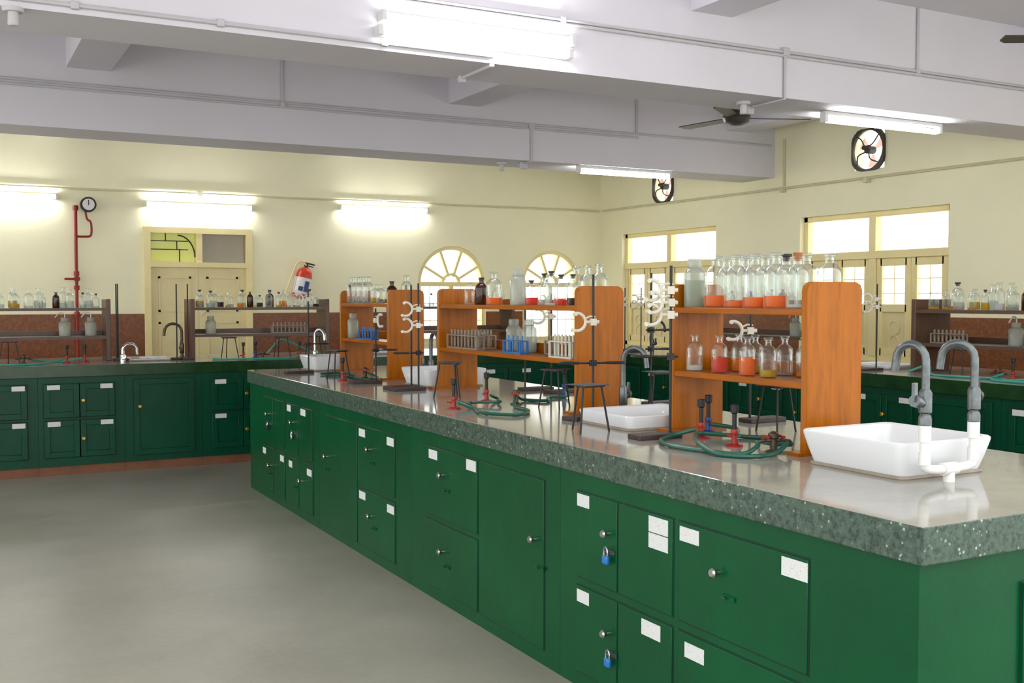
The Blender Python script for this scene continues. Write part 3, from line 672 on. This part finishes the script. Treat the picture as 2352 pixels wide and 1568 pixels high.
P(e,'tee',M().cyl((-.03,0,.04),(.03,0,.04),.020,14).cyl((0,0,.04),(0,0,0),.018,14),WHITE)
for s in (-1,1):
    P(e,'pipe_coupling',M().cyl((s*.11,0,.13),(s*.11,0,.18),.019,14),WHITE);P(e,'pipe_coupling',M().cyl((s*.11,0,.06),(s*.11,0,.1),.018,14),WHITE)
tap(2.90,4.25,TZ,.33,.12,math.radians(-60),'grey metal gooseneck tap beside the low sink',knobside=-1)
tap(2.95,6.65,TZ,.33,.12,math.radians(-90),'grey metal gooseneck tap beside the sink')
tap(2.66,8.30,TZ+.115,.2,.10,math.radians(-60),'chrome gooseneck tap on the sink rim',m_=CHROME,valve=False)
tap(1.42,9.96,TZ,.16,.12,0,'chrome sink tap on the end bench',m_=CHROME,r=.016)
tap(2.0,10.3,TZ,.33,.16,math.pi,'dark gooseneck tap on the end bench',m_=BRONZE)
tap(3.6,10.3,TZ,.33,.16,0,'dark gooseneck tap on the end bench',m_=BRONZE)
tap(6.48,6.46,TZ,.33,.16,math.radians(10),'grey gooseneck tap on the side bench',m_=STEEL)
tap(6.5,9.0,TZ,.33,.16,math.radians(0),'grey gooseneck tap on the side bench',m_=STEEL)
# ------------------------------------------------------------------ apparatus
def stand(x,y,rz,H=.66,clamps=(),rings=(),lab='black iron retort stand with dark base'):
    e=obj('retort_stand',None,loc=(x,y,TZ),rz=rz,label=lab,cat='retort stand',group='retort stands')
    P(e,'base_plate',M().box(-.18,.03,-.045,.045,0,.02),DBASE,bevel=0.003)
    P(e,'rod',M().cyl((0,0,.018),(0,0,H),.006,10),BLACK)
    for z,a in clamps:
        mb=M();mb.box(-.014,.014,-.011,.011,z-.016,z+.016)
        R=.042
        pts=[(.08+R*math.cos(t),0,z+R*math.sin(t)) for t in [math.radians(k) for k in range(80,301,20)]]
        mb.tube(pts,[.0075]*12,8);mb.tube([(.014,0,z),(.040,0,z)],.007,8)
        mb.tube([(.04,0,z+.016),(.015,0,z+.028),(-.01,0,z+.024)],.0045,6)
        mb.cyl((-.028,0,z),(-.014,0,z),.009,8)
        mb.cyl((.088,-.012,z+R-.004),(.088,.012,z+R-.004),.009,8);mb.cyl((.10,-.012,z-R+.004),(.10,.012,z-R+.004),.009,8)
        P(e,'burette_clamp',mb,CLAMPM,label='ivory plastic curved burette clamp',rot=(0,0,a))
    for z,a in rings:
        mb=M().tube([(.11+.05*math.cos(t*math.pi/8),.05*math.sin(t*math.pi/8),z) for t in range(16)],.005,6,closed=True)
        mb.cyl((-.03,0,z),(.06,0,z),.005,8).box(-.014,.014,-.014,.014,z-.014,z+.014).cyl((0,-.035,z),(0,.02,z),.006,6)
        P(e,'support_ring',mb,BLACK,rot=(0,0,a))
    return e
A=math.radians
stand(2.62,3.50,0,.70,clamps=[(.60,A(150)),(.55,A(170)),(.50,A(150))],rings=[(.33,A(150))],lab='black retort stand with ivory clamps beside orange shelf')
stand(2.72,4.24,A(20),.68,clamps=[(.455,A(145))],rings=[(.26,A(-30)),(.26,A(130))],lab='black retort stand with ivory clamp beside orange shelf')
stand(2.60,6.05,A(5),.66,clamps=[(.50,A(160)),(.40,A(150))],rings=[(.23,A(170))],lab='black retort stand with two ivory clamps beside the sink')
stand(2.615,6.20,A(5),.65,lab='bare black retort stand beside the sink')
stand(2.56,6.68,A(0),.50,clamps=[(.42,A(-90))],rings=[(.22,A(10))],lab='black retort stand with ivory clamp beside orange shelf')
stand(2.46,7.84,A(0),.64,clamps=[(.56,A(180))],rings=[(.22,A(0))],lab='black retort stand with ivory clamp near the bench end')
stand(3.30,4.58,A(180),.70,rings=[(.4,A(180)),(.3,A(160))],lab='black retort stand behind the orange shelf')
stand(3.25,3.74,A(180),.60,clamps=[(.42,A(-30))],lab='black retort stand with ivory clamp behind orange shelf')
stand(3.20,5.45,A(180),.60,clamps=[(.46,A(-30))],lab='black retort stand with ivory clamp behind orange shelf')
stand(3.15,5.68,A(180),.60,lab='bare black retort stand behind orange shelf')
for x,y,c,r_ in ((1.40,10.18,0,180),(1.43,10.30,0,180),(1.92,10.12,0,0),(2.0,10.02,0,-90),(3.55,9.95,1,0),(3.6,10.12,0,0),(5.9,10.1,1,0),(4.1,9.85,0,0)):
    stand(x,y,A(r_),.70,clamps=[(.56,A(170))] if c else [],lab='black retort stand on the end bench')
for y in (6.0,6.22,9.2,9.5): stand(6.5,y,A(0),.68,clamps=[(.56,A(120)),(.5,A(150))],lab='black retort stand with ivory clamps on side bench')
def tripod(x,y,rz=0,h=.2,z=TZ):
    e=obj('tripod_stand',None,loc=(x,y,z),rz=rz,label='black iron tripod stand with flat wire gauze top',cat='tripod stand',group='laboratory tripods')
    P(e,'top_ring',M().prism([(.075*math.cos(A(k)),.075*math.sin(A(k))) for k in (80,100,200,220,320,340)],'z',h-.008,h),BLACK)
    P(e,'wire_gauze',M().box(-.065,.065,-.065,.065,h,h+.003),GAUZE)
    for k in range(3):
        a=A(90+120*k)
        P(e,'leg',M().cyl((.06*math.cos(a),.06*math.sin(a),h-.005),(.095*math.cos(a),.095*math.sin(a),.0),.0045,8),BLACK)
for x,y,r in ((2.41,3.80,10),(2.80,4.72,40),(2.56,5.50,70),(3.10,3.40,20),(3.15,4.30,0),(2.45,7.15,30),(.50,9.95,0),(2.38,10.05,0),(2.86,9.98,0),(6.5,4.1,10),(6.5,5.2,10),(6.45,7.4,10),(3.18,9.95,50)):
    tripod(x,y,A(r))
def burner(x,y,bm,h=.16,z=TZ):
    e=obj('bunsen_burner',None,loc=(x,y,z),rz=random.random()*6,label='bunsen burner with black barrel and %s base'%('blue' if bm is DBLUE else 'red'),cat='bunsen burner',group='bunsen burners')
    P(e,'base',M().lathe([(.033,0),(.033,.007),(.014,.012),(.010,.03),(.010,.044)],18),bm)
    P(e,'barrel',M().lathe([(.009,.04),(.009,h-.035),(.015,h-.03),(.016,h-.002),(.011,h)],14),BLACK)
    P(e,'collar',M().lathe([(.013,.046),(.014,.05),(.014,.062),(.012,.066)],14).cyl((0,0,.035),(.035,0,.04),.006,8),bm)
for x,y,b_ in ((2.30,4.90,RED),(2.63,5.18,RED),(3.20,5.30,DBLUE),(2.70,3.40,RED),(2.85,3.54,DBLUE),(2.67,3.16,RED),(2.42,6.95,RED),(.96,9.98,RED),(1.12,10.1,RED),(2.46,9.82,RED),(2.62,10.0,DBLUE),(3.0,9.84,RED),(6.42,4.5,RED),(6.45,4.75,RED)):
    burner(x,y,b_)
def gastap(x,y,rz=0):
    e=obj('gas_tap',None,loc=(x,y,TZ),rz=rz,label='tarnished bronze double gas tap on the worktop',cat='gas tap',group='bench gas taps')
    P(e,'tap_body',M().lathe([(.03,0),(.03,.006),(.013,.012),(.013,.05),(.02,.055),(.02,.07),(.008,.078)],16),BRONZE)
    for s in (-1,1):
        P(e,'nozzle',M().tube([(0,0,.045),(s*.035,0,.045),(s*.065,0,.04)],.007,8),BRONZE)
        P(e,'lever',M().box(s*.03-.006,s*.03+.006,-.025,.025,.055,.063),RED)
gastap(2.70,4.97,A(60));gastap(2.69,2.965,A(160));gastap(2.64,7.10,A(60));gastap(.62,10.1);gastap(2.64,9.82);gastap(6.5,4.9,A(90))
def hose(pts,m_=HOSE,r=.0085,lab='green rubber gas hose curling on the worktop'):
    z=TZ+.010
    obj('rubber_hose',M().tube([(p[0],p[1],p[2] if len(p)>2 else z) for p in pts],r,8,smooth=6).mesh('rubber_hose',m_),label=lab,cat='hose',group='rubber gas hoses')
hose([(2.67,3.40,.972),(2.57,3.43,.948),(2.47,3.36),(2.42,3.22),(2.45,3.06),(2.52,2.94),(2.60,2.95,.965),(2.628,2.985,.973)])
hose([(2.70,3.17,.972),(2.77,3.27,.955),(2.68,3.38,.958),(2.56,3.26,.966),(2.47,3.12,.962),(2.44,2.98),(2.52,2.87),(2.62,2.88,.946),(2.70,2.90,.975)])
hose([(2.84,3.51,.972),(2.90,3.42,.96),(2.84,3.33),(2.93,3.22),(2.84,3.14,.965),(2.74,3.08,.955),(2.80,3.0,.95),(2.755,2.95,.97)])
hose([(2.32,4.88,.968),(2.36,4.78),(2.31,4.60),(2.42,4.44),(2.56,4.58),(2.60,4.80),(2.66,4.90,.97)])
hose([(2.65,5.17,.968),(2.72,5.22),(2.66,5.10,.945),(2.58,4.94,.955),(2.46,5.02,.950),(2.40,4.92,.947),(2.34,4.93,.968)])
hose([(2.74,5.03,.97),(2.82,5.10),(2.90,4.98),(3.00,5.14),(3.12,5.15),(3.18,5.28,.968)])
hose([(2.45,6.95,.968),(2.52,7.02),(2.60,6.90),(2.70,7.0),(2.67,7.15,.97)])
hose([(2.45,7.4),(2.58,7.3),(2.68,7.46),(2.60,7.6),(2.46,7.55)])
T2='teal rubber gas hose lying along the bench'
hose([(.0,9.9),(.3,9.82),(.5,9.78),(.75,9.84),(.93,9.96,.97)],HOSE2,lab=T2)
hose([(.66,10.1,.975),(.8,10.2),(.95,10.12),(1.1,10.1,.97)],HOSE2,lab=T2)
hose([(2.2,9.9),(2.3,9.76),(2.5,9.73),(2.7,9.74),(2.9,9.74),(3.0,9.82,.97)],HOSE2,lab=T2)
hose([(2.68,9.83,.975),(2.8,10.0,1.05),(2.9,10.12,1.1),(3.05,10.12,1.05),(3.2,10.12,.98),(3.35,10.05)],HOSE2,lab=T2)
hose([(6.42,4.5,.97),(6.38,4.7),(6.45,4.85),(6.42,5.0),(6.36,5.2),(6.42,5.4),(6.5,5.5,1.0),(6.46,5.65)],HOSE2,lab=T2)
hose([(6.32,4.3),(6.30,4.6),(6.36,4.85),(6.5,4.86,.975)],HOSE2,lab=T2)
# ------------------------------------------------------------------ world and camera
w=bpy.data.worlds.new('daylight');bpy.context.scene.world=w;w.use_nodes=True
w.node_tree.nodes['Background'].inputs[0].default_value=(1.0,0.995,0.97,1);w.node_tree.nodes['Background'].inputs[1].default_value=2.2
cam=bpy.data.cameras.new('camera');co=bpy.data.objects.new('camera',cam);COL.objects.link(co)
co.location=(0,0,1.5);co.rotation_euler=(math.radians(90-2.33),0,math.radians(-28.3))
cam.sensor_width=36;cam.lens=36*2435/2352;cam.clip_start=0.05
sc=bpy.context.scene;sc.camera=co
sc.view_settings.view_transform='Standard';sc.view_settings.look='None';sc.view_settings.exposure=0.22
